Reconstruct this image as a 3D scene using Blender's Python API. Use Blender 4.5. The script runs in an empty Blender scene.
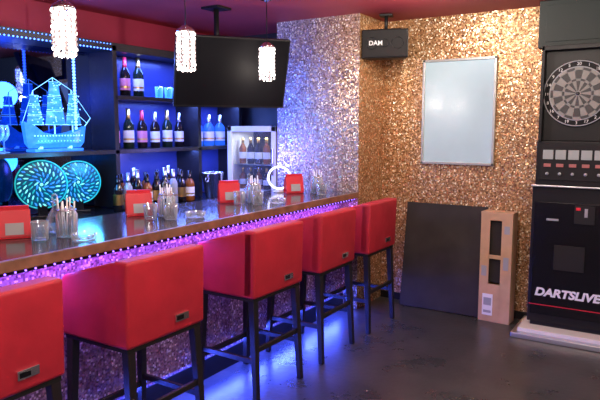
import bpy, bmesh, math, random
from mathutils import Vector, Matrix, Euler
random.seed(7)
S = bpy.context.scene
try:
    S.view_settings.view_transform = 'Standard'
except Exception: pass

# ---------------------------------------------------------------- materials
def newmat(name):
    m = bpy.data.materials.new(name); m.use_nodes = True
    nt = m.node_tree
    return m, nt, nt.nodes['Principled BSDF']
def pbr(name, col, rough=0.5, metal=0.0, emit=None, es=0.0, bump=0.0, bscale=60, var=0.0, vscale=4, coat=0.0, spec=0.5):
    m, nt, b = newmat(name)
    b.inputs['Base Color'].default_value = (*col, 1)
    b.inputs['Roughness'].default_value = rough
    b.inputs['Metallic'].default_value = metal
    b.inputs['Coat Weight'].default_value = coat
    b.inputs['Coat Roughness'].default_value = 0.3
    b.inputs['Specular IOR Level'].default_value = spec
    if emit:
        b.inputs['Emission Color'].default_value = (*emit, 1)
        b.inputs['Emission Strength'].default_value = es
    tc = nt.nodes.new('ShaderNodeTexCoord')
    if bump:
        n = nt.nodes.new('ShaderNodeTexNoise'); n.inputs['Scale'].default_value = bscale
        n.inputs['Detail'].default_value = 4
        nt.links.new(tc.outputs['Object'], n.inputs['Vector'])
        bp = nt.nodes.new('ShaderNodeBump'); bp.inputs['Strength'].default_value = bump
        bp.inputs['Distance'].default_value = 0.02
        nt.links.new(n.outputs['Fac'], bp.inputs['Height'])
        nt.links.new(bp.outputs['Normal'], b.inputs['Normal'])
    if var:
        n = nt.nodes.new('ShaderNodeTexNoise'); n.inputs['Scale'].default_value = vscale
        n.inputs['Detail'].default_value = 6
        nt.links.new(tc.outputs['Object'], n.inputs['Vector'])
        r = nt.nodes.new('ShaderNodeValToRGB')
        r.color_ramp.elements[0].position = 0.3; r.color_ramp.elements[1].position = 0.7
        r.color_ramp.elements[0].color = (*[c*(1-var) for c in col], 1)
        r.color_ramp.elements[1].color = (*[min(1, c*(1+var)) for c in col], 1)
        nt.links.new(n.outputs['Fac'], r.inputs['Fac'])
        nt.links.new(r.outputs['Color'], b.inputs['Base Color'])
    return m
def mosaic(name, stops, scale=80, metal=0.5, rough=0.3, bumps=0.3, stops2=None, gx=(-2.95, -2.35)):
    m, nt, b = newmat(name)
    tc = nt.nodes.new('ShaderNodeTexCoord')
    v = nt.nodes.new('ShaderNodeTexVoronoi'); v.distance = 'CHEBYCHEV'
    v.inputs['Scale'].default_value = scale; v.inputs['Randomness'].default_value = 0.5
    nt.links.new(tc.outputs['Object'], v.inputs['Vector'])
    sp = nt.nodes.new('ShaderNodeSeparateColor')
    nt.links.new(v.outputs['Color'], sp.inputs['Color'])
    def ramp(st):
        r = nt.nodes.new('ShaderNodeValToRGB'); r.color_ramp.interpolation = 'CONSTANT'
        el = r.color_ramp.elements
        el[0].position = st[0][0]; el[0].color = (*st[0][1], 1)
        el[1].position = st[1][0]; el[1].color = (*st[1][1], 1)
        for p, c in st[2:]:
            e = el.new(p); e.color = (*c, 1)
        nt.links.new(sp.outputs['Red'], r.inputs['Fac'])
        return r
    r = ramp(stops)
    if stops2:
        r2 = ramp(stops2)
        sx = nt.nodes.new('ShaderNodeSeparateXYZ'); nt.links.new(tc.outputs['Object'], sx.inputs[0])
        mp = nt.nodes.new('ShaderNodeMapRange'); mp.inputs['From Min'].default_value = gx[0]; mp.inputs['From Max'].default_value = gx[1]
        nt.links.new(sx.outputs['X'], mp.inputs['Value'])
        mx = nt.nodes.new('ShaderNodeMix'); mx.data_type = 'RGBA'
        nt.links.new(mp.outputs['Result'], mx.inputs[0])
        nt.links.new(r.outputs['Color'], mx.inputs[6]); nt.links.new(r2.outputs['Color'], mx.inputs[7])
        nt.links.new(mx.outputs[2], b.inputs['Base Color'])
    else:
        nt.links.new(r.outputs['Color'], b.inputs['Base Color'])
    b.inputs['Metallic'].default_value = metal
    mr = nt.nodes.new('ShaderNodeMapRange')
    mr.inputs['To Min'].default_value = rough*0.6; mr.inputs['To Max'].default_value = rough*1.7
    nt.links.new(sp.outputs['Green'], mr.inputs['Value'])
    nt.links.new(mr.outputs['Result'], b.inputs['Roughness'])
    geo = nt.nodes.new('ShaderNodeNewGeometry')
    sub = nt.nodes.new('ShaderNodeVectorMath'); sub.operation = 'SUBTRACT'
    sub.inputs[1].default_value = (0.5, 0.5, 0.5)
    nt.links.new(v.outputs['Color'], sub.inputs[0])
    sc = nt.nodes.new('ShaderNodeVectorMath'); sc.operation = 'SCALE'; sc.inputs['Scale'].default_value = bumps
    nt.links.new(sub.outputs[0], sc.inputs[0])
    ad = nt.nodes.new('ShaderNodeVectorMath'); ad.operation = 'ADD'
    nt.links.new(geo.outputs['Normal'], ad.inputs[0]); nt.links.new(sc.outputs[0], ad.inputs[1])
    nm = nt.nodes.new('ShaderNodeVectorMath'); nm.operation = 'NORMALIZE'
    nt.links.new(ad.outputs[0], nm.inputs[0]); nt.links.new(nm.outputs[0], b.inputs['Normal'])
    return m
def clear(name, tint=(1, 1, 1), gloss=0.25, em=None, es=0.0):
    m = bpy.data.materials.new(name); m.use_nodes = True; nt = m.node_tree
    nt.nodes.clear()
    o = nt.nodes.new('ShaderNodeOutputMaterial')
    t = nt.nodes.new('ShaderNodeBsdfTransparent'); t.inputs['Color'].default_value = (*tint, 1)
    g = nt.nodes.new('ShaderNodeBsdfPrincipled'); g.inputs['Base Color'].default_value = (0.85, 0.88, 0.9, 1)
    g.inputs['Roughness'].default_value = 0.08; g.inputs['Metallic'].default_value = 0.5
    if em:
        g.inputs['Emission Color'].default_value = (*em, 1); g.inputs['Emission Strength'].default_value = es
    lw = nt.nodes.new('ShaderNodeLayerWeight'); lw.inputs['Blend'].default_value = gloss
    mx = nt.nodes.new('ShaderNodeMixShader')
    nt.links.new(lw.outputs['Facing'], mx.inputs[0])
    nt.links.new(t.outputs[0], mx.inputs[1]); nt.links.new(g.outputs[0], mx.inputs[2])
    nt.links.new(mx.outputs[0], o.inputs['Surface'])
    return m

M = {}
M['ceil'] = pbr('ceiling_red_paint', (0.42, 0.045, 0.06), 0.6, var=0.15, vscale=2)
M['redwall'] = pbr('soffit_red', (0.35, 0.02, 0.06), 0.6, var=0.15, vscale=2)
M['dark'] = pbr('dark_wall', (0.03, 0.032, 0.035), 0.6, var=0.3)
M['plainwall'] = pbr('side_wall_paint', (0.30, 0.26, 0.22), 0.7, var=0.1)
GOLD = [(0, (0.24, 0.12, 0.05)), (0.16, (0.42, 0.225, 0.10)), (0.45, (0.52, 0.295, 0.14)), (0.75, (0.66, 0.40, 0.20)), (0.90, (1.0, 0.86, 0.64))]  # last stop of each mosaic list paints sparkle into rare tiles
BLUE_LIT = [(0, (0.24, 0.22, 0.30)), (0.16, (0.38, 0.35, 0.46)), (0.45, (0.48, 0.45, 0.58)), (0.75, (0.62, 0.59, 0.72)), (0.88, (1.0, 0.98, 1.0))]
WARM_LIT = [(0, (0.26, 0.16, 0.10)), (0.16, (0.44, 0.28, 0.18)), (0.45, (0.54, 0.36, 0.24)), (0.75, (0.68, 0.48, 0.34)), (0.88, (1.0, 0.90, 0.75))]
M['gold'] = mosaic('gold_mosaic', GOLD, 95, 0.45, 0.30, 0.32)
M['lit_mosaic'] = mosaic('mosaic_painted_light', BLUE_LIT, 95, 0.5, 0.28, 0.34, WARM_LIT)  # blue light on the pillar's left painted into the tile colour
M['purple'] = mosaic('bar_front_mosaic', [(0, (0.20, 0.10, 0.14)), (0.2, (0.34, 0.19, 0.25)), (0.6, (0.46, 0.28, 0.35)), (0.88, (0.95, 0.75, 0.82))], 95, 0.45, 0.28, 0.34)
M['black'] = pbr('black_satin', (0.010, 0.010, 0.011), 0.4, spec=0.3)
M['blackwood'] = pbr('black_stained_wood', (0.013, 0.011, 0.012), 0.4, bump=0.1, bscale=40)
M['blackmatte'] = pbr('black_matte', (0.018, 0.018, 0.018), 0.75, spec=0.25)
M['boardblack'] = pbr('black_painted_ply', (0.030, 0.026, 0.024), 0.6, var=0.25, vscale=6, spec=0.3)
M['gloss'] = pbr('black_gloss', (0.006, 0.006, 0.008), 0.25, spec=0.3)
M['screen'] = pbr('tv_screen', (0.005, 0.005, 0.007), 0.5, spec=0.10)
M['red'] = pbr('red_upholstery', (0.46, 0.022, 0.040), 0.5, bump=0.18, bscale=11, var=0.13, vscale=6, spec=0.35, coat=0.06)
M['chrome'] = pbr('chrome', (0.8, 0.8, 0.82), 0.18, 1)
M['alu'] = pbr('brushed_aluminium', (0.72, 0.74, 0.75), 0.35, 1)
M['framealu'] = pbr('pale_frame', (0.48, 0.50, 0.48), 0.35, 0.5)
M['counter'] = pbr('dark_counter_laminate', (0.055, 0.040, 0.042), 0.13, var=0.3, vscale=8)
M['wood'] = pbr('brown_wood_edge', (0.22, 0.115, 0.070), 0.35, var=0.35, vscale=12)
M['card'] = pbr('cardboard', (0.56, 0.36, 0.21), 0.8, var=0.1, vscale=9)
M['cardshade'] = pbr('cardboard_inside_shade', (0.02, 0.016, 0.013), 0.9)  # near-black tone paints the shade inside the box
M['white'] = pbr('white_plastic', (0.75, 0.75, 0.76), 0.4)
M['paper'] = pbr('paper_white', (0.85, 0.85, 0.84), 0.7)
M['greypaint'] = pbr('grey_print', (0.35, 0.36, 0.38), 0.5)
M['board'] = pbr('pale_panel_glow', (0.44, 0.60, 0.66), 0.16, emit=(0.42, 0.62, 0.70), es=0.14, var=0.15, vscale=1.8, spec=0.5)  # panel brightness painted in as a faint glow
M['redcard'] = pbr('red_menu_plastic', (0.65, 0.02, 0.04), 0.35)
M['glass'] = clear('clear_glass', (0.93, 0.95, 0.97), 0.5)
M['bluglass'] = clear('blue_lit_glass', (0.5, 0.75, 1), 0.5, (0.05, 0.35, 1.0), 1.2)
M['fridgeglass'] = clear('fridge_door_glass', (0.8, 0.82, 0.85), 0.15)
M['mirror'] = pbr('tinted_mirror', (0.08, 0.13, 0.40), 0.03, 1)
M['shelfback'] = pbr('shelf_back_panel', (0.035, 0.05, 0.20), 0.25)
M['bg'] = pbr('dark_green_glass', (0.008, 0.02, 0.012), 0.08)
M['bk'] = pbr('black_glass_bottle', (0.008, 0.006, 0.008), 0.08)
M['amber'] = pbr('amber_liquor', (0.25, 0.07, 0.01), 0.1)
M['clearb'] = pbr('pale_bottle', (0.35, 0.42, 0.5), 0.1)
M['blueb'] = pbr('blue_lit_bottle', (0.02, 0.06, 0.3), 0.1, emit=(0.02, 0.14, 0.95), es=0.8)  # blue shelf glow painted into the bottle as emission
M['gfoil'] = pbr('gold_foil', (0.8, 0.5, 0.15), 0.3, 1)
M['rfoil'] = pbr('red_foil', (0.6, 0.03, 0.05), 0.35, 0.4)
M['sfoil'] = pbr('silver_foil', (0.75, 0.75, 0.8), 0.3, 1)
M['pink'] = pbr('pink_label', (0.75, 0.25, 0.4), 0.5)
M['ledb'] = pbr('blue_led', (0.1, 0.2, 1), 0.4, emit=(0.07, 0.20, 1.0), es=7)
M['ledv'] = pbr('violet_led', (0.3, 0.1, 1), 0.4, emit=(0.24, 0.12, 1.0), es=5)
M['ledw'] = pbr('cool_white_led', (0.8, 0.9, 1), 0.4, emit=(0.85, 0.88, 1.0), es=2.0)
M['ship'] = pbr('blue_lit_crystal', (0.05, 0.15, 0.5), 0.15, emit=(0.02, 0.22, 1.0), es=1.2, var=0.5, vscale=30)
M['shipw'] = pbr('bright_crystal_edge', (0.3, 0.5, 0.8), 0.15, emit=(0.20, 0.62, 1.0), es=2.0)
M['teal'] = pbr('teal_lit_crystal', (0.02, 0.3, 0.35), 0.2, emit=(0.01, 0.40, 0.40), es=0.9)
M['tealw'] = pbr('pale_teal_crystal', (0.3, 0.7, 0.7), 0.2, emit=(0.14, 0.85, 0.75), es=1.0)
M['tealb'] = pbr('azure_lit_crystal', (0.05, 0.2, 0.7), 0.2, emit=(0.02, 0.28, 0.95), es=1.0)
M['teald'] = pbr('deep_teal_glass', (0.005, 0.05, 0.09), 0.2, emit=(0.0, 0.08, 0.18), es=0.7)
M['bulb'] = pbr('lamp_core', (1, 0.95, 0.9), 0.4, emit=(1.0, 0.88, 0.76), es=18)
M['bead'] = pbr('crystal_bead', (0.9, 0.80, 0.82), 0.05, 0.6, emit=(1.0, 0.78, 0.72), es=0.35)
M['beadglint'] = pbr('crystal_bead_glint', (0.95, 0.9, 0.9), 0.05, 0.3, emit=(1.0, 0.90, 0.86), es=4.0)  # sparkle painted in: these beads glow by themselves
M['down'] = pbr('added_downlight_lens', (1, 1, 1), 0.4, emit=(1.0, 0.9, 0.78), es=6)
M['redlcd'] = pbr('red_segment', (0.3, 0.12, 0.11), 0.4, emit=(0.6, 0.12, 0.10), es=0.2)
M['lcd'] = pbr('grey_lcd', (0.30, 0.32, 0.31), 0.3, emit=(0.5, 0.52, 0.5), es=0.12)
M['dseg'] = pbr('dart_segment_black', (0.04, 0.04, 0.04), 0.5)
M['dsegl'] = pbr('dart_segment_grey', (0.25, 0.24, 0.22), 0.5)
M['head'] = pbr('machine_header_grey', (0.022, 0.030, 0.028), 0.5, spec=0.3)
def floor_mat():
    m, nt, b = newmat('sealed_dark_concrete')
    tc = nt.nodes.new('ShaderNodeTexCoord')
    n = nt.nodes.new('ShaderNodeTexNoise'); n.inputs['Scale'].default_value = 2.6; n.inputs['Detail'].default_value = 9
    n.inputs['Roughness'].default_value = 0.7
    nt.links.new(tc.outputs['Object'], n.inputs['Vector'])
    r = nt.nodes.new('ShaderNodeValToRGB')
    r.color_ramp.elements[0].position = 0.30; r.color_ramp.elements[0].color = (0.032, 0.034, 0.036, 1)
    r.color_ramp.elements[1].position = 0.74; r.color_ramp.elements[1].color = (0.078, 0.078, 0.078, 1)
    nt.links.new(n.outputs['Fac'], r.inputs['Fac']); nt.links.new(r.outputs['Color'], b.inputs['Base Color'])
    mr = nt.nodes.new('ShaderNodeMapRange'); mr.inputs['To Min'].default_value = 0.17; mr.inputs['To Max'].default_value = 0.42
    nt.links.new(n.outputs['Fac'], mr.inputs['Value']); nt.links.new(mr.outputs['Result'], b.inputs['Roughness'])
    n2 = nt.nodes.new('ShaderNodeTexNoise'); n2.inputs['Scale'].default_value = 22; n2.inputs['Detail'].default_value = 5
    nt.links.new(tc.outputs['Object'], n2.inputs['Vector'])
    bp = nt.nodes.new('ShaderNodeBump'); bp.inputs['Strength'].default_value = 0.18; bp.inputs['Distance'].default_value = 0.01
    nt.links.new(n2.outputs['Fac'], bp.inputs['Height']); nt.links.new(bp.outputs['Normal'], b.inputs['Normal'])
    return m
M['floor'] = floor_mat()

# ---------------------------------------------------------------- mesh builder
class B:
    def __init__(s):
        s.bm = bmesh.new(); s.mats = []
    def mi(s, k):
        if k not in s.mats: s.mats.append(k)
        return s.mats.index(k)
    def add(s, t, mat, mtx=None, smooth=False):
        i = s.mi(mat)
        for f in t.faces:
            f.material_index = i; f.smooth = smooth
        if mtx is not None: t.transform(mtx)
        me = bpy.data.meshes.new('tmp'); t.to_mesh(me); t.free()
        s.bm.from_mesh(me); bpy.data.meshes.remove(me)
    def box(s, lo, hi, mat, bev=0.0, seg=2, mtx=None, smooth=False):
        t = bmesh.new(); bmesh.ops.create_cube(t, size=1)
        c = [(a+b)/2 for a, b in zip(lo, hi)]; d = [abs(b-a) for a, b in zip(lo, hi)]
        t.transform(Matrix.Translation(c) @ Matrix.Diagonal((*d, 1)))
        if bev: bmesh.ops.bevel(t, geom=t.edges[:], offset=bev, segments=seg, affect='EDGES', profile=0.6)
        s.add(t, mat, mtx, smooth)
    def prism(s, poly, a0, a1, mat, axis='Y', bev=0.0, seg=2, mtx=None, smooth=False):
        t = bmesh.new()
        def P(p, a):
            return (p[0], a, p[1]) if axis == 'Y' else ((a, p[0], p[1]) if axis == 'X' else (p[0], p[1], a))
        v0 = [t.verts.new(P(p, a0)) for p in poly]; v1 = [t.verts.new(P(p, a1)) for p in poly]
        n = len(poly)
        t.faces.new(v0); t.faces.new(v1[::-1])
        for i in range(n): t.faces.new((v0[i], v1[i], v1[(i+1) % n], v0[(i+1) % n]))
        bmesh.ops.recalc_face_normals(t, faces=t.faces[:])
        if bev: bmesh.ops.bevel(t, geom=t.edges[:], offset=bev, segments=seg, affect='EDGES', profile=0.6)
        s.add(t, mat, mtx, smooth)
    def cyl(s, p, q, r0, r1, mat, n=16, smooth=True):
        p = Vector(p); q = Vector(q); d = q-p
        t = bmesh.new(); bmesh.ops.create_cone(t, cap_ends=True, segments=n, radius1=r0, radius2=r1, depth=d.length)
        mt = Matrix.Translation((p+q)/2) @ d.to_track_quat('Z', 'Y').to_matrix().to_4x4()
        s.add(t, mat, mt, smooth)
    def leg(s, p, q, w0, w1, mat):
        p = Vector(p); q = Vector(q)
        t = bmesh.new()
        a = [t.verts.new(p+Vector((x*w0, y*w0, 0))) for x, y in ((-.5, -.5), (.5, -.5), (.5, .5), (-.5, .5))]
        b = [t.verts.new(q+Vector((x*w1, y*w1, 0))) for x, y in ((-.5, -.5), (.5, -.5), (.5, .5), (-.5, .5))]
        t.faces.new(a); t.faces.new(b[::-1])
        for i in range(4): t.faces.new((a[i], b[i], b[(i+1) % 4], a[(i+1) % 4]))
        bmesh.ops.recalc_face_normals(t, faces=t.faces[:])
        bmesh.ops.bevel(t, geom=t.edges[:], offset=0.003, segments=1, affect='EDGES')
        s.add(t, mat)
    def lathe(s, prof, c, mat, n=20, mtx=None, cap=True):
        t = bmesh.new(); rings = []
        for r, z in prof:
            rings.append([t.verts.new((max(r, 1e-4)*math.cos(2*math.pi*i/n), max(r, 1e-4)*math.sin(2*math.pi*i/n), z)) for i in range(n)])
        for a, b in zip(rings, rings[1:]):
            for i in range(n): t.faces.new((a[i], a[(i+1) % n], b[(i+1) % n], b[i]))
        if cap:
            t.faces.new(rings[0][::-1]); t.faces.new(rings[-1])
        mt = Matrix.Translation(c) @ (mtx if mtx is not None else Matrix.Identity(4))
        s.add(t, mat, mt, True)
    def ico(s, c, r, mat, sub=1, sc=(1, 1, 1), smooth=True):
        t = bmesh.new(); bmesh.ops.create_icosphere(t, subdivisions=sub, radius=r)
        s.add(t, mat, Matrix.Translation(c) @ Matrix.Diagonal((*sc, 1)), smooth)
    def torus(s, c, R, r, mat, mtx=None, n=36, m=8):
        t = bmesh.new(); rg = []
        for i in range(n):
            a = 2*math.pi*i/n
            rg.append([t.verts.new(((R+r*math.cos(2*math.pi*j/m))*math.cos(a), (R+r*math.cos(2*math.pi*j/m))*math.sin(a), r*math.sin(2*math.pi*j/m))) for j in range(m)])
        for i in range(n):
            for j in range(m):
                t.faces.new((rg[i][j], rg[(i+1) % n][j], rg[(i+1) % n][(j+1) % m], rg[i][(j+1) % m]))
        s.add(t, mat, Matrix.Translation(c) @ (mtx if mtx is not None else Matrix.Identity(4)), True)
    def text(s, txt, size, mtx, mat, ext=0.001, bold=0.0, shear=0.0):
        cu = bpy.data.curves.new('t', 'FONT'); cu.body = txt; cu.size = size; cu.extrude = ext
        cu.align_x = 'CENTER'; cu.align_y = 'CENTER'; cu.offset = bold; cu.shear = shear
        ob = bpy.data.objects.new('t', cu); S.collection.objects.link(ob)
        bpy.context.view_layer.update()
        me = bpy.data.meshes.new_from_object(ob.evaluated_get(bpy.context.evaluated_depsgraph_get()))
        t = bmesh.new(); t.from_mesh(me); s.add(t, mat, mtx)
        bpy.data.objects.remove(ob); bpy.data.curves.remove(cu); bpy.data.meshes.remove(me)
    def done(s, name, loc=(0, 0, 0), rotz=0.0):
        me = bpy.data.meshes.new(name); s.bm.to_mesh(me); s.bm.free()
        for k in s.mats: me.materials.append(M[k])
        o = bpy.data.objects.new(name, me); S.collection.objects.link(o)
        o.location = loc; o.rotation_euler = (0, 0, rotz)
        return o
def copy(o, name, loc, rotz=0.0):
    c = bpy.data.objects.new(name, o.data); S.collection.objects.link(c)
    c.location = loc; c.rotation_euler = (0, 0, rotz); return c
def simple(name, lo, hi, mat, bev=0):
    b = B(); b.box(lo, hi, mat, bev); return b.done(name)
RX90 = Matrix.Rotation(math.radians(90), 4, 'X')

# ---------------------------------------------------------------- room shell
XL, XR, YB, YF, H = -3.95, 1.9, 4.85, -1.7, 2.4
simple('floor', (XL-.1, YF-.1, -0.1), (XR+.1, YB+.1, 0), 'floor')
simple('ceiling', (XL-.1, YF-.1, H), (XR+.1, YB+.1, H+.1), 'ceil')
simple('wall_back', (XL-.1, YB, 0), (XR+.1, YB+.1, H), 'gold')
simple('wall_left', (XL-.1, YF, 0), (XL, YB, H), 'redwall')
simple('wall_right', (XR, YF, 0), (XR+.1, YB, H), 'plainwall')
simple('wall_front', (XL-.1, YF-.1, 0), (XR+.1, YF, H), 'plainwall')
b = B(); b.box((-3.0, 4.38, 0), (-2.207, YB, H), 'gold')
b.box((-3.0, 4.375, 0), (-2.207, 4.38, H), 'lit_mosaic')
b.done('wall_pillar')
simple('wall_alcove', (-3.95, 4.84, 0), (-3.0, 4.85, H), 'dark')
simple('baseboard_back', (-2.2, 4.835, 0), (XR, 4.85, 0.06), 'black')

# ---------------------------------------------------------------- bar counter
b = B()
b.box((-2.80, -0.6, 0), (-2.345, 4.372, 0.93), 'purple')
b.box((-2.345, -0.6, 0), (-2.335, 4.372, 0.12), 'black')
b.box((-2.92, -0.6, 0.93), (-2.225, 4.372, 0.98), 'counter')
b.box((-2.225, -0.6, 0.937), (-2.20, 4.372, 0.984), 'wood', 0.004)
b.box((-2.345, -0.6, 0.915), (-2.24, 4.372, 0.93), 'blackmatte')
b.done('bar_counter')
b = B(); y = -0.5
while y < 4.36:
    b.ico((-2.232, y, 0.924), 0.0048, 'ledv'); y += 0.045
b.done('counter_led_string')

# ---------------------------------------------------------------- bar stools
def stool():
    b = B()
    W = 0.235
    b.prism([(0.0, 0.592), (0.006, 0.78), (0.012, 0.962), (-0.075, 0.962), (-0.085, 0.592)], -W, W, 'red', 'Y', 0.018, 3, smooth=True)
    for sgn in (-1, 1):
        y0, y1 = (W-0.07, W) if sgn > 0 else (-W, -W+0.07)
        b.prism([(-0.01, 0.592), (-0.005, 0.960), (-0.09, 0.952), (-0.40, 0.862), (-0.425, 0.83), (-0.425, 0.592)], y0, y1, 'red', 'Y', 0.016, 3, smooth=True)
    b.box((-0.43, -W+0.05, 0.592), (-0.06, W-0.05, 0.735), 'red', 0.025, 3, smooth=True)
    b.box((-0.415, -W+0.012, 0.572), (-0.012, W-0.012, 0.598), 'blackmatte', 0.004)
    b.box((0.001, 0.035, 0.642), (0.010, 0.120, 0.676), 'chrome', 0.002)
    b.box((0.009, 0.043, 0.649), (0.012, 0.085, 0.669), 'gloss', 0.001)
    L = {}
    for nx, x0, x1 in (('b', -0.035, -0.005), ('f', -0.39, -0.42)):
        for ny, s_ in (('l', -1), ('r', 1)):
            p = (x0, s_*(W-0.035), 0.58); q = (x1, s_*(W-0.02), 0.0)
            L[nx+ny] = (Vector(p), Vector(q)); b.leg(p, q, 0.042, 0.030, 'blackwood')
    def at(k, z):
        p, q = L[k]; t = (p.z-z)/(p.z-q.z); return p.lerp(q, t)
    def rail(k1, k2, z, h=0.028, w=0.018):
        p = at(k1, z); q = at(k2, z); d = q-p; ln = d.length
        m = Matrix.Translation((p+q)/2) @ Matrix.Rotation(math.atan2(d.y, d.x), 4, 'Z')
        b.box((-ln/2, -w/2, -h/2), (ln/2, w/2, h/2), 'blackwood', 0.002, 1, m)
    rail('bl', 'fl', 0.24); rail('br', 'fr', 0.24); rail('bl', 'br', 0.30); rail('fl', 'fr', 0.20)
    return b
ys = [(1.11, 1.0, -1.87), (1.86, 0.0, -1.86), (2.73, -1.0, -1.86), (3.42, 0.5, -1.86), (4.10, 0.0, -1.855)]
st = None
for y, rz, x in ys:
    if st is None:
        st = stool().done('bar_stool', (x, y, 0), math.radians(rz))
    else:
        copy(st, 'bar_stool', (x, y, 0), math.radians(rz))

# ---------------------------------------------------------------- back bar
b = B()
CX = XL+0.004
b.box((CX, -0.4, 0), (-3.50, 4.38, 0.85), 'blackwood')
b.box((CX, -0.4, 0.85), (-3.47, 4.38, 0.88), 'gloss', 0.003)
b.box((CX, 4.38, 0), (-3.01, 4.835, 0.85), 'blackwood')
b.box((CX, 4.38, 0.85), (-3.01, 4.835, 0.88), 'gloss', 0.003)
for yy in (0.6, 1.3, 2.0, 2.7, 3.4, 4.1):
    b.box((-3.498, yy-0.33, 0.08), (-3.485, yy+0.33, 0.82), 'black', 0.004)
b.done('back_bar_cabinet')
b = B()
X0, X1 = -3.94, -3.66
for yy in (-0.4, 3.17, 4.11, 4.70):
    b.box((X0, yy-0.02, 0.885), (X1, yy+0.02, 2.12), 'blackwood', 0.002)
b.box((X0, -0.4, 2.08), (X1, 4.72, 2.14), 'blackwood', 0.002)
b.box((X0, -0.4, 1.305), (X1, 4.72, 1.335), 'blackwood', 0.002)
b.box((X0, 3.17, 1.72), (X1, 4.72, 1.75), 'blackwood', 0.002)
b.box((X0, 3.17, 0.885), (X0+0.01, 4.72, 2.1), 'shelfback')
b.box((X0, -0.4, 0.885), (X0+0.01, 3.16, 2.08), 'mirror')
b.done('back_bar_shelf')
b = B(); y = 0.4
while y < 3.15:
    b.ico((-3.652, y, 2.085), 0.006, 'ledb')
    b.ico((-3.652, y, 2.125), 0.004, 'ledb')
    y += 0.03
z = 1.50
while z < 2.34:
    b.ico((-3.645, 2.79, z), 0.012, 'ledb'); z += 0.022
b.done('blue_led_string')

def bottle(kind):
    body, foil, label, h, r = kind
    b = B()
    b.lathe([(r*0.9, 0), (r, 0.006), (r, h*0.55), (r*0.92, h*0.62), (r*0.45, h*0.74), (r*0.34, h*0.80), (r*0.33, h*0.97), (r*0.36, h*0.975), (r*0.36, h)], (0, 0, 0), body, 18)
    b.lathe([(r*0.50, h*0.735), (r*0.39, h*0.80), (r*0.38, h*1.003), (r*0.1, h*1.006)], (0, 0, 0), foil, 14)
    b.lathe([(r*1.015, h*0.16), (r*1.015, h*0.46)], (0, 0, 0), label, 18, cap=False)
    b.lathe([(r*1.03, h*0.22), (r*1.03, h*0.26)], (0, 0, 0), 'gfoil', 18, cap=False)
    return b
kinds = {'champ': ('bg', 'gfoil', 'paper', 0.32, 0.043), 'rose': ('bk', 'rfoil', 'pink', 0.31, 0.041),
         'black': ('bk', 'sfoil', 'paper', 0.30, 0.04), 'whisky': ('amber', 'bk', 'paper', 0.26, 0.042),
         'vodka': ('clearb', 'sfoil', 'greypaint', 0.28, 0.036), 'blue': ('blueb', 'sfoil', 'paper', 0.29, 0.050),
         'dark': ('bk', 'bk', 'gfoil', 0.27, 0.038)}
nm = {'champ': 'champagne_bottle', 'rose': 'rose_wine_bottle', 'black': 'wine_bottle', 'whisky': 'whisky_bottle', 'vodka': 'vodka_bottle', 'blue': 'blue_lit_spirit_bottle', 'dark': 'liqueur_bottle'}
cache = {}
def put(k, x, y, z):
    if k not in cache: cache[k] = bottle(kinds[k]).done(nm[k], (x, y, z), random.random())
    else: copy(cache[k], nm[k], (x, y, z), 0.4*random.random())
SX = -3.79
for i, k in enumerate(['rose', 'champ', 'rose', 'black', 'champ', 'black']): put(k, SX, 3.255+i*0.145, 1.336)
for i, k in enumerate(['champ', 'rose', 'champ']): put(k, SX, 3.24+i*0.14, 1.751)
for i, k in enumerate(['blue', 'blue', 'blue']): put(k, SX, 4.22+i*0.16, 1.336)
for i, k in enumerate(['dark', 'vodka', 'black', 'whisky', 'dark', 'black', 'vodka', 'dark', 'whisky']): put(k, -3.57, 3.08+i*0.098, 0.881)
for i, k in enumerate(['whisky', 'black', 'whisky', 'dark', 'black', 'dark']): put(k, -3.74, 3.26+i*0.13, 0.881)
def cupstack():
    b = B()
    b.lathe([(0.02, 0), (0.03, 0.002), (0.036, 0.10), (0.034, 0.10), (0.028, 0.01)], (0, 0, 0), 'bluglass', 16)
    return b
for yy, zz in ((3.75, 1.751), (3.86, 1.751), (3.96, 1.751)):
    if 'cup' not in cache: cache['cup'] = cupstack().done('tumbler', (SX, yy, zz))
    else: copy(cache['cup'], 'tumbler', (SX, yy, zz))
def wineglass():
    b = B()
    b.lathe([(0.034, 0), (0.034, 0.003), (0.005, 0.008), (0.004, 0.075), (0.02, 0.09), (0.037, 0.12), (0.036, 0.155), (0.030, 0.185), (0.028, 0.185), (0.034, 0.15), (0.034, 0.122), (0.004, 0.088)], (0, 0, 0), 'bluglass', 20)
    return b
for i in range(6):
    p = (-3.74-0.08*(i % 2), 1.93+0.084*i, 1.336)
    if i == 0: wg = wineglass().done('wine_glass', p)
    else: copy(wg, 'wine_glass', p)

# crystal sailing ship
b = B()
t = bmesh.new(); rings = []
N = 9
for i in range(N):
    u = i/(N-1); yy = -0.25+0.5*u
    w = 0.06*math.sin(math.pi*min(max(u*0.9+0.05, 0), 1))**0.6
    top = 0.12+0.06*(2*u-1)**2+(0.03 if u < 0.25 else 0)
    rings.append([t.verts.new((-w, yy, top)), t.verts.new((-w*0.8, yy*0.93, 0.06)), t.verts.new((0, yy*0.85, 0.025)), t.verts.new((w*0.8, yy*0.93, 0.06)), t.verts.new((w, yy, top))])
for a, c in zip(rings, rings[1:]):
    for j in range(4): t.faces.new((a[j], a[j+1], c[j+1], c[j]))
    t.faces.new((a[4], a[0], c[0], c[4]))
t.faces.new(rings[0]); t.faces.new(rings[-1][::-1])
b.add(t, 'ship')
b.box((-0.05, -0.2, 0.0), (0.05, 0.2, 0.02), 'ship', 0.004)
for yy in (-0.12, 0.12): b.box((-0.012, yy-0.012, 0.015), (0.012, yy+0.012, 0.05), 'shipw')
rs = random.Random(5)
for i in range(17): b.ico((0.058, -0.2+0.024*i, 0.112), 0.006, 'shipw')
for i in range(14): b.ico((0.052, -0.17+0.026*i, 0.075), 0.005, 'tealw')
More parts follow.
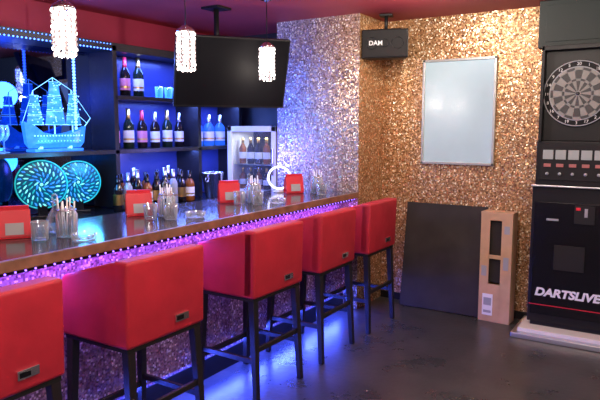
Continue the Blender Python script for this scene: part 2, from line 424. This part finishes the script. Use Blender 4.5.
for yy, hh, ww in ((-0.16, 0.42, 0.12), (0.0, 0.52, 0.15), (0.15, 0.44, 0.12)):
    b.cyl((0, yy, 0.1), (0, yy, hh), 0.005, 0.003, 'shipw', 8)
    nS = 3; z0 = 0.19
    for k in range(nS):
        za = z0+(hh-z0-0.02)*k/nS; zb = z0+(hh-z0-0.02)*(k+1)/nS-0.012
        wa = ww*(1-0.22*k)*0.55; wb = wa*0.82
        t = bmesh.new(); g = []
        for i in range(6):
            u = i/5; row = []
            for j in range(5):
                v = j/4; w_ = wa+(wb-wa)*v
                row.append(t.verts.new((0.012+0.03*math.sin(math.pi*u)*math.sin(math.pi*(v*0.8+0.1)), yy+(2*u-1)*w_, za+(zb-za)*v)))
            g.append(row)
        for i in range(5):
            for j in range(4): t.faces.new((g[i][j], g[i+1][j], g[i+1][j+1], g[i][j+1]))
        b.add(t, 'ship', smooth=True)
        b.cyl((0.01, yy-wb, zb), (0.01, yy+wb, zb), 0.003, 0.003, 'shipw', 6)
        b.cyl((0.014, yy-wa, za), (0.014, yy+wa, za), 0.003, 0.003, 'shipw', 6)
        for q in range(7):
            b.ico((0.046, yy+rs.uniform(-wb, wb)*0.85, za+rs.uniform(0.1, 0.9)*(zb-za)), 0.005, 'shipw')
b.cyl((0, 0.24, 0.16), (0, 0.31, 0.24), 0.005, 0.003, 'shipw', 6)
for p, q in (((0, 0.31, 0.24), (0, 0.15, 0.44)), ((0, 0.15, 0.44), (0, 0, 0.52)), ((0, 0, 0.52), (0, -0.16, 0.42)), ((0, -0.16, 0.42), (0, -0.25, 0.2)), ((0, 0.28, 0.2), (0, 0.15, 0.3))):
    b.cyl(p, q, 0.0018, 0.0018, 'shipw', 5)
b.done('crystal_ship_ornament', (-3.79, 2.72, 1.336))

def plate(R):
    b = B()
    mt = Matrix.Rotation(math.radians(90), 4, 'Y')
    zc = R+0.07
    b.lathe([(0.02, -0.012), (R*0.9, -0.008), (R, 0.0), (R*0.9, 0.004), (0.02, 0.0)], (0, 0, zc), 'teald', 48, mt)
    rr_ = random.Random(int(R*1000))
    for ring, (rr, n, ln) in enumerate(((0.20, 9, 0.17), (0.42, 15, 0.17), (0.64, 22, 0.16), (0.86, 32, 0.13))):
        for i in range(n):
            a = 2*math.pi*(i+0.5*(ring % 2))/n
            mat = rr_.choice(['teal', 'tealw', 'tealw', 'tealb'] if ring != 1 else ['tealb', 'tealb', 'teal'])
            t = bmesh.new(); bmesh.ops.create_icosphere(t, subdivisions=1, radius=1)
            m_ = Matrix.Translation((0.006, 0, zc)) @ Matrix.Rotation(a, 4, 'X') @ Matrix.Translation((0, 0, rr*R)) @ Matrix.Rotation(rr_.uniform(0.2, 0.9), 4, 'X') @ Matrix.Diagonal((0.006, R*0.036, R*ln*0.75, 1))
            b.add(t, mat, m_, True)
    b.ico((0.008, 0, zc), R*0.07, 'tealw', 2, (0.3, 1, 1))
    b.torus((0.0, 0, zc), R, 0.005, 'teal', mt, 48, 6)
    b.box((-0.03, -R*0.5, 0), (0.03, R*0.5, 0.02), 'gloss', 0.003)
    b.box((-0.02, -R*0.2, 0.015), (0.005, R*0.2, 0.09), 'gloss', 0.003)
    return b
plate(0.165).done('illuminated_glass_plate', (-3.70, 2.53, 0.881), math.radians(-35))
plate(0.155).done('illuminated_glass_plate', (-3.74, 2.86, 0.881), math.radians(-35))

# fridge
b = B()
fx0, fx1, fy, fz0, fz1 = -3.60, -3.05, 4.42, 0.883, 1.52
b.box((fx0, fy+0.38, fz0), (fx1, fy+0.40, fz1), 'white')
b.box((fx0, fy+0.03, fz0), (fx0+0.03, fy+0.40, fz1), 'white')
b.box((fx1-0.03, fy+0.03, fz0), (fx1, fy+0.40, fz1), 'white')
b.box((fx0, fy+0.03, fz0), (fx1, fy+0.40, fz0+0.05), 'white')
b.box((fx0, fy+0.03, fz1-0.04), (fx1, fy+0.40, fz1), 'white')
b.box((fx0+0.04, fy+0.36, fz0+0.05), (fx1-0.04, fy+0.38, fz1-0.04), 'blackmatte')
for a0, a1, c0, c1 in ((fx0, fx0+0.05, fz0, fz1), (fx1-0.05, fx1, fz0, fz1), (fx0, fx1, fz0, fz0+0.05), (fx0, fx1, fz1-0.05, fz1)):
    b.box((a0, fy, c0), (a1, fy+0.028, c1), 'white', 0.003)
b.box((fx0+0.04, fy+0.012, fz0+0.045), (fx1-0.04, fy+0.016, fz1-0.045), 'fridgeglass')
b.box((fx1-0.035, fy-0.022, 1.08), (fx1-0.018, fy-0.008, 1.32), 'chrome', 0.004)
for zz in (1.16,):
    b.box((fx0+0.03, fy+0.06, zz), (fx1-0.03, fy+0.36, zz+0.008), 'alu')
for i in range(5):
    for zz, hh in ((0.935, 0.2), (1.17, 0.24)):
        xx = fx0+0.09+i*0.092
        mk = ['bg', 'amber', 'bk', 'bk', 'amber'][(i+int(zz*10)) % 5]
        b.lathe([(0.032, 0), (0.034, 0.01), (0.034, hh*0.6), (0.012, hh*0.78), (0.012, hh)], (xx, fy+0.12, zz), mk, 12)
        b.lathe([(0.035, hh*0.2), (0.035, hh*0.45)], (xx, fy+0.12, zz), 'paper', 12, cap=False)
        b.lathe([(0.014, hh*0.8), (0.014, hh*1.01)], (xx, fy+0.12, zz), 'gfoil', 8)
b.done('glass_door_mini_fridge')
b = B()
b.lathe([(0.06, 0), (0.065, 0.005), (0.095, 0.22), (0.10, 0.225), (0.092, 0.22), (0.06, 0.02), (0.01, 0.015)], (0, 0, 0), 'chrome', 28)
b.torus((0, 0, 0.223), 0.097, 0.005, 'chrome')
b.torus((0, 0.105, 0.17), 0.022, 0.004, 'chrome', Matrix.Rotation(math.radians(90), 4, 'Y'), 16, 6)
b.torus((0, -0.105, 0.17), 0.022, 0.004, 'chrome', Matrix.Rotation(math.radians(90), 4, 'Y'), 16, 6)
b.done('ice_bucket', (-3.53, 4.12, 0.881), 0.2)

# television
b = B()
w, h = 0.84, 0.52
b.box((-w/2, -0.02, 0), (w/2, 0.02, h), 'black', 0.006)
b.box((-w/2+0.012, -0.0225, 0.018), (w/2-0.012, -0.0195, h-0.012), 'screen')
b.box((-0.25, 0.02, 0.08), (0.25, 0.05, h-0.1), 'blackmatte', 0.01)
tv = b.done('wall_television')
cen = Vector((-2.89, 3.58))
tv.matrix_world = Matrix.Translation((cen.x, cen.y, 1.66)) @ Matrix.Rotation(math.atan2(0.8, 0.6), 4, 'Z') @ Matrix.Rotation(math.radians(20), 4, 'X')
b = B()
b.cyl((-3.02, 3.60, 1.95), (-3.02, 3.60, 2.4), 0.02, 0.02, 'black')
b.box((-3.10, 3.52, 2.385), (-2.94, 3.68, 2.4), 'black')
b.cyl((-3.02, 3.60, 1.97), (-2.925, 3.555, 1.95), 0.018, 0.018, 'black')
br = b.done('mount_bracket')
br.parent = tv; br.matrix_parent_inverse = tv.matrix_world.inverted()

def pendant():
    b = B()
    b.cyl((0, 0, 0.12), (0, 0, 0.425), 0.003, 0.003, 'black', 6)
    b.lathe([(0.045, 0.415), (0.045, 0.43), (0.01, 0.40)][::-1], (0, 0, 0), 'chrome', 20)
    b.lathe([(0.055, 0.088), (0.055, 0.098), (0.02, 0.125), (0.004, 0.13)], (0, 0, 0), 'chrome', 20)
    b.lathe([(0.004, -0.07), (0.016, -0.05), (0.020, -0.01), (0.016, 0.04), (0.010, 0.088)], (0, 0, 0), 'bulb', 14)
    n = 12; rr = random.Random(3)
    for i in range(n):
        a = 2*math.pi*i/n
        ln = 8+(i % 2)
        for k in range(ln):
            b.ico((0.051*math.cos(a), 0.051*math.sin(a), 0.078-0.025*k), 0.0088, 'beadglint' if rr.random() < 0.35 else 'bead', 1, (1, 1, 1.35), False)
    for i in range(6):
        a = 2*math.pi*i/6
        b.ico((0.028*math.cos(a), 0.028*math.sin(a), -0.125), 0.009, 'beadglint' if i % 2 else 'bead', 1, (1, 1, 1.6), False)
    b.torus((0, 0, 0.06), 0.053, 0.002, 'chrome'); b.torus((0, 0, -0.085), 0.052, 0.002, 'chrome')
    return b
pd = None
for y in (1.87, 2.70, 3.52):
    if pd is None: pd = pendant().done('crystal_pendant_lamp', (-2.5, y, 1.97))
    else: copy(pd, 'crystal_pendant_lamp', (-2.5, y, 1.97))

# ---------------------------------------------------------------- counter-top items
def menu():
    b = B()
    b.box((-0.03, -0.075, 0), (0.03, 0.075, 0.012), 'redcard', 0.003)
    for s_ in (-1, 1):
        b.prism([(s_*0.03, 0.01), (s_*0.034, 0.012), (s_*0.012, 0.135), (s_*0.006, 0.135)], -0.075, 0.075, 'redcard', 'Y')
    b.prism([(0.0345, 0.02), (0.0365, 0.02), (0.0265, 0.075), (0.0245, 0.075)], -0.035, 0.045, 'greypaint', 'Y')
    b.box((-0.008, -0.07, 0.02), (0.008, 0.07, 0.155), 'redcard', 0.002)
    return b
def jar():
    b = B()
    b.lathe([(0.045, 0), (0.05, 0.004), (0.052, 0.11), (0.042, 0.125), (0.042, 0.14), (0.039, 0.14), (0.039, 0.124), (0.047, 0.108), (0.045, 0.008)], (0, 0, 0), 'glass', 22)
    for i in range(9):
        a = i*0.7; r = 0.02+0.01*(i % 2)
        b.cyl((r*math.cos(a), r*math.sin(a), 0.01), (1.3*r*math.cos(a+0.3), 1.3*r*math.sin(a+0.3), 0.15+0.02*(i % 3)), 0.004, 0.004, 'paper' if i % 3 else 'chrome', 6)
    b.torus((0, 0, 0.13), 0.043, 0.003, 'chrome')
    return b
def tumbler():
    b = B()
    b.lathe([(0.032, 0), (0.036, 0.004), (0.042, 0.09), (0.040, 0.09), (0.033, 0.014), (0.004, 0.012)], (0, 0, 0), 'glass', 10)
    return b
def decanter():
    b = B()
    b.lathe([(0.03, 0), (0.045, 0.005), (0.052, 0.05), (0.03, 0.10), (0.014, 0.125), (0.014, 0.15), (0.022, 0.158), (0.019, 0.158), (0.011, 0.148), (0.011, 0.125), (0.026, 0.10), (0.046, 0.05), (0.03, 0.012)], (0, 0, 0), 'glass', 12)
    b.ico((0, 0, 0.178), 0.018, 'glass', 1, (1, 1, 1.2), False)
    return b
def ashtray():
    b = B()
    b.lathe([(0.05, 0), (0.055, 0.004), (0.06, 0.035), (0.05, 0.035), (0.045, 0.012), (0.004, 0.01)], (0, 0, 0), 'glass', 24)
    return b
def place(fn, key, name, pts):
    for (x, y, rz) in pts:
        if key not in cache: cache[key] = fn().done(name, (x, y, 0.981), rz)
        else: copy(cache[key], name, (x, y, 0.981), rz)
place(menu, 'menu', 'menu_holder', [(-2.66, 1.66, -0.6), (-2.72, 2.50, -0.6), (-2.68, 3.30, -0.6), (-2.62, 4.05, -0.6)])
place(jar, 'jar', 'glass_straw_jar', [(-2.48, 1.82, 0), (-2.56, 2.57, 0.5), (-2.52, 3.38, 1), (-2.46, 4.14, 1.5)])
place(tumbler, 'tum', 'glass_tumbler', [(-2.50, 1.69, 0), (-2.56, 2.44, 0.3), (-2.45, 2.49, 0), (-2.55, 3.25, 0), (-2.43, 3.30, 0.2), (-2.36, 4.05, 0)])
place(decanter, 'dec', 'glass_decanter', [(-2.62, 1.86, 0), (-2.66, 2.66, 0), (-2.62, 3.46, 0)])
place(ashtray, 'ash', 'glass_ashtray', [(-2.33, 1.80, 0), (-2.38, 2.62, 0), (-2.36, 3.44, 0)])
b = B()
mt = Matrix.Rotation(math.radians(90), 4, 'X')
b.torus((0, 0, 0.118), 0.09, 0.008, 'ledw', mt, 48, 8)
b.torus((0, 0.006, 0.118), 0.09, 0.009, 'white', mt, 48, 8)
b.lathe([(0.05, 0), (0.05, 0.01), (0.012, 0.02), (0.008, 0.03)], (0, 0.004, 0), 'white', 20)
b.done('ring_lamp', (-2.76, 4.05, 0.981), math.radians(30))

# ---------------------------------------------------------------- back wall things
b = B()
fx0, fx1, z0, z1 = -1.845, -1.245, 1.205, 2.055
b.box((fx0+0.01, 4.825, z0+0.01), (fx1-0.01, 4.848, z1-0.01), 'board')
for a0, a1, c0, c1 in ((fx0, fx0+0.02, z0, z1), (fx1-0.02, fx1, z0, z1), (fx0, fx1, z0, z0+0.02), (fx0, fx1, z1-0.02, z1)):
    b.box((a0, 4.812, c0), (a1, 4.849, c1), 'framealu', 0.003)
b.done('framed_notice_board')

b = B()
b.prism([(-0.185, 0.0), (-0.15, 0.16), (0.15, 0.16), (0.185, 0.0)], -0.115, 0.11, 'black', 'Z', 0.012)
b.prism([(-0.176, -0.006), (-0.176, 0.012), (0.176, 0.012), (0.176, -0.006)], -0.105, 0.10, 'blackmatte', 'Z', 0.003)
for i in range(3):
    b.torus((-0.10+0.10*i, -0.006, 0.0), 0.045 if i != 1 else 0.03, 0.003, 'black', RX90, 24, 6)
b.text('DAM', 0.05, Matrix.Translation((-0.07, -0.010, 0.0)) @ RX90, 'paper', bold=0.001)
b.cyl((0, 0.08, 0.10), (0, 0.08, 0.225), 0.014, 0.014, 'black')
b.box((-0.05, 0.03, 0.215), (0.05, 0.13, 0.23), 'black', 0.002)
b.box((-0.12, 0.06, 0.105), (0.12, 0.10, 0.12), 'black', 0.002)
b.done('ceiling_speaker', (-2.025, 4.45, 2.165), math.radians(18))

b = B(); b.box((-1.955, -0.018, 0), (-1.275, 0.0, 0.88), 'boardblack', 0.002)
pb = b.done('black_plywood_board'); pb.location = (0, 4.70, 0.004); pb.rotation_euler = (math.radians(-9), 0, 0)

b = B()
x0, x1, y0, y1, h = 0.0, 0.24, 0.0, 0.13, 0.86
t_ = 0.006
b.box((x0, y1-t_, 0), (x1, y1, h), 'card'); b.box((x0, y0, 0), (x0+t_, y1, h), 'card'); b.box((x1-t_, y0, 0), (x1, y1, h), 'card')
b.box((x0, y0, 0), (x1, y1, t_), 'card'); b.box((x0, y0, h-t_), (x1, y1, h), 'card')
b.box((x0, y0-t_, 0), (x0+0.07, y0, h), 'card'); b.box((x1-0.08, y0-t_, 0), (x1, y0, h), 'card')
b.box((x0+0.065, y0-t_, 0.80), (x1-0.075, y0, h), 'card'); b.box((x0+0.065, y0-t_, 0), (x1-0.075, y0, 0.30), 'card')
b.box((x0+0.065, y0-t_, 0.50), (x1-0.075, y0-0.001, 0.53), 'card')
b.box((x0+0.01, y0+0.02, 0.31), (x1-0.01, y0+0.03, 0.79), 'cardshade')  # dark sheet standing in for shade behind the slot
b.box((x0+0.03, y0-t_-0.002, 0.05), (x0+0.11, y0-t_, 0.22), 'paper')
b.box((x0+0.04, y0-t_-0.003, 0.13), (x0+0.10, y0-t_-0.001, 0.19), 'greypaint')
b.box((x0+0.04, y0-t_-0.003, 0.07), (x0+0.10, y0-t_-0.001, 0.09), 'greypaint')
b.box((x0+0.015, y0-t_-0.002, 0.36), (x0+0.055, y0-t_, 0.44), 'greypaint')
b.box((x1-0.06, y0-t_-0.002, 0.42), (x1-0.02, y0-t_, 0.52), 'greypaint')
b.box((x1-0.06, y0-t_-0.002, 0.70), (x1-0.02, y0-t_, 0.76), 'greypaint')
b.box((x0-0.001, y0-t_-0.001, 0.845), (x1+0.001, y1+0.001, 0.862), 'card')
cb = b.done('cardboard_box', (-1.275, 4.65, 0.001), math.radians(-3))

# ---------------------------------------------------------------- dart machine
b = B()
mx0, mx1, fy = -0.885, -0.355, 4.52
cx = (mx0+mx1)/2
b.box((mx0, fy, 0.10), (mx1, 4.83, 1.10), 'black', 0.008)
b.box((mx0+0.02, fy-0.006, 0.16), (mx1-0.02, fy+0.002, 0.98), 'gloss', 0.002)
b.box((mx0+0.02, fy-0.02, 1.10), (mx1-0.02, 4.83, 1.41), 'black', 0.006)
b.box((mx0-0.005, fy-0.03, 1.09), (mx1+0.005, fy+0.02, 1.102), 'alu', 0.003)
b.box((mx0+0.045, fy-0.028, 1.14), (mx1-0.045, fy-0.018, 1.385), 'blackmatte', 0.002)
for i in range(5):
    xa = mx0+0.065+i*0.082
    b.box((xa, fy-0.032, 1.285), (xa+0.068, fy-0.026, 1.350), 'lcd', 0.002)
    b.box((xa+0.008, fy-0.034, 1.232), (xa+0.055, fy-0.027, 1.255), 'redlcd', 0.002)
    b.cyl((xa+0.033, fy-0.026, 1.185), (xa+0.033, fy-0.036, 1.185), 0.011, 0.011, 'greypaint', 12)
b.box((mx0+0.03, fy+0.02, 1.41), (mx1-0.03, 4.83, 2.06), 'black', 0.006)
b.box((mx0+0.03, fy-0.045, 1.41), (mx0+0.05, fy+0.02, 2.06), 'black', 0.003)
b.box((mx1-0.05, fy-0.045, 1.41), (mx1-0.03, fy+0.02, 2.06), 'black', 0.003)
b.box((mx0+0.03, fy-0.045, 2.03), (mx1-0.03, fy+0.02, 2.06), 'black', 0.003)
b.box((mx0-0.02, fy+0.06, 2.06), (mx1-0.0, 4.83, 2.385), 'head', 0.006)
b.box((mx0+0.03, fy+0.054, 2.10), (mx1-0.05, fy+0.062, 2.35), 'head', 0.002)
C = Vector((cx, fy+0.012, 1.735))
RY = Matrix.Rotation(math.radians(90), 4, 'X')
b.lathe([(0.01, 0), (0.222, 0), (0.225, 0.006), (0.215, 0.014), (0.01, 0.014)], C, 'blackmatte', 48, RY)
b.torus(C+Vector((0, -0.014, 0)), 0.219, 0.004, 'greypaint', RY, 48, 6)
b.torus(C+Vector((0, -0.014, 0)), 0.180, 0.004, 'greypaint', RY, 48, 6)
rad = [0.016, 0.085, 0.10, 0.158, 0.176]
for i in range(20):
    for k in range(4):
        a0 = 2*math.pi*(i-0.46)/20; a1 = 2*math.pi*(i+0.46)/20
        r0, r1 = rad[k]+0.0015, rad[k+1]-0.0015
        t = bmesh.new()
        pts = []
        for rr, aa in ((r0, a0), (r1, a0), (r1, (a0+a1)/2), (r1, a1), (r0, a1)):
            pts.append((rr*math.sin(aa), rr*math.cos(aa)))
        va = [t.verts.new((C.x+p[0], C.y-0.0145, C.z+p[1])) for p in pts]
        vb = [t.verts.new((C.x+p[0], C.y-0.020, C.z+p[1])) for p in pts]
        t.faces.new(va); t.faces.new(vb[::-1])
        for j in range(5): t.faces.new((va[j], vb[j], vb[(j+1) % 5], va[(j+1) % 5]))
        bmesh.ops.recalc_face_normals(t, faces=t.faces[:])
        b.add(t, 'dsegl' if (i+(k % 2)) % 2 else 'dseg')
b.cyl(C+Vector((0, -0.012, 0)), C+Vector((0, -0.022, 0)), 0.013, 0.013, 'dseg', 16)
b.cyl(C+Vector((0, -0.014, 0)), C+Vector((0, -0.0165, 0)), 0.178, 0.178, 'greypaint', 40)
for i, n in enumerate([20, 1, 18, 4, 13, 6, 10, 15, 2, 17, 3, 19, 7, 16, 8, 11, 14, 9, 12, 5]):
    a = 2*math.pi*i/20
    b.text(str(n), 0.03, Matrix.Translation(C+Vector((0.199*math.sin(a), -0.0155, 0.199*math.cos(a)))) @ RX90, 'paper')
b.text('DARTSLIVE', 0.08, Matrix.Translation((cx-0.005, fy-0.008, 0.325)) @ RX90 @ Matrix.Diagonal((1.08, 1, 1, 1)), 'paper', bold=0.0035, shear=0.2)
b.box((cx+0.02, fy-0.012, 0.84), (cx+0.15, fy-0.004, 0.97), 'blackmatte', 0.003)
b.box((cx+0.03, fy-0.016, 0.935), (cx+0.06, fy-0.010, 0.955), 'redcard', 0.001)
b.box((cx+0.085, fy-0.016, 0.89), (cx+0.105, fy-0.010, 0.95), 'alu', 0.001)
b.box((cx-0.16, fy-0.010, 0.85), (cx-0.08, fy-0.004, 0.865), 'greypaint', 0.001)
b.box((cx-0.10, fy-0.012, 0.50), (cx+0.10, fy-0.004, 0.68), 'blackmatte', 0.003)
b.box((mx0+0.01, fy-0.007, 0.228), (mx1-0.01, fy, 0.235), 'redcard')
b.box((mx0+0.02, fy+0.02, 0.06), (mx1-0.02, 4.80, 0.12), 'blackmatte')
b.prism([(mx0-0.08, 4.37), (mx1+0.07, 4.37), (mx1+0.07, 4.83), (mx0-0.08, 4.83)], 0.0, 0.04, 'alu', 'Z', 0.008)
b.box((mx0-0.04, 4.41, 0.04), (mx1+0.03, 4.80, 0.07), 'white', 0.006)
b.done('electronic_dart_machine')

# ---------------------------------------------------------------- lights
def lamp(kind, name, loc, e, col, size=0.1, rot=None, **k):
    l = bpy.data.lights.new(name, kind); l.energy = e; l.color = col
    if kind == 'AREA':
        l.shape = 'RECTANGLE'; l.size = size; l.size_y = k.get('sy', size)
    else: l.shadow_soft_size = size
    o = bpy.data.objects.new(name, l); S.collection.objects.link(o); o.location = loc
    if rot: o.rotation_euler = rot
    return o
dl = None
warm = (1.0, 0.88, 0.76)
for (x, y, e) in ((-1.0, 0.9, 34), (-1.0, 2.3, 34), (-1.45, 3.75, 38), (0.5, 0.9, 42), (0.5, 3.0, 38), (-1.0, -0.7, 35), (0.6, -0.9, 35)):  # unseen downlights added to light the room
    if dl is None:
        bb = B()
        bb.lathe([(0.035, 0.0), (0.06, 0.0), (0.062, 0.006), (0.035, 0.010)], (0, 0, -0.010), 'white', 24)
        bb.lathe([(0.002, -0.0115), (0.036, -0.0115), (0.036, -0.009)], (0, 0, 0), 'down', 20)
        dl = bb.done('added_ceiling_downlight', (x, y, 2.4))
    else: copy(dl, 'added_ceiling_downlight', (x, y, 2.4))
    lamp('POINT', 'added_downlight_fill', (x, y, 2.33), e, warm, 0.05)
for y in (1.87, 2.70, 3.52):
    lamp('POINT', 'pendant_light', (-2.5, y, 1.78), 6, (1.0, 0.86, 0.74), 0.03)
lamp('AREA', 'counter_led_light', (-2.28, 2.0, 0.905), 28, (0.26, 0.10, 1.0), 0.05, (0, 0, 0), sy=4.6)
lamp('AREA', 'kick_led_light', (-2.325, 2.0, 0.16), 75, (0.05, 0.09, 1.0), 0.04, (0, math.radians(-50), 0), sy=4.6)
lamp('POINT', 'ship_light', (-3.5, 2.7, 1.75), 24, (0.06, 0.18, 1.0), 0.1)
lamp('POINT', 'glasses_light', (-3.5, 2.0, 1.85), 16, (0.06, 0.18, 1.0), 0.1)
lamp('POINT', 'plate_light', (-3.45, 2.7, 1.25), 9, (0.06, 0.45, 1.0), 0.1)
lamp('AREA', 'shelf_led_light', (-3.72, 3.95, 2.07), 26, (0.12, 0.22, 1.0), 0.05, (0, 0, 0), sy=1.4)
lamp('AREA', 'mid_shelf_led_light', (-3.72, 3.95, 1.71), 20, (0.12, 0.22, 1.0), 0.05, (0, 0, 0), sy=1.4)
lamp('AREA', 'lower_shelf_led_light', (-3.72, 3.95, 1.30), 12, (0.12, 0.22, 1.0), 0.05, (0, 0, 0), sy=1.4)
lamp('AREA', 'fridge_light', (-3.32, 4.55, 1.46), 3, (0.9, 0.95, 1), 0.3, (0, 0, 0), sy=0.1)
lamp('POINT', 'pillar_blue_bounce', (-3.15, 3.95, 1.25), 12, (0.25, 0.22, 1.0), 0.1)  # added lamp without a fixture, gives blue bounce on the pillar

w = bpy.data.worlds.new('world'); S.world = w; w.use_nodes = True
w.node_tree.nodes['Background'].inputs['Color'].default_value = (0.5, 0.45, 0.45, 1)
w.node_tree.nodes['Background'].inputs['Strength'].default_value = 0.05

cd = bpy.data.cameras.new('camera'); cd.sensor_width = 36; cd.lens = 36.1
co = bpy.data.objects.new('camera', cd); S.collection.objects.link(co)
co.location = (0, 0, 1.5)
co.rotation_euler = (math.radians(90-6.8), 0, math.radians(32.3))
S.camera = co
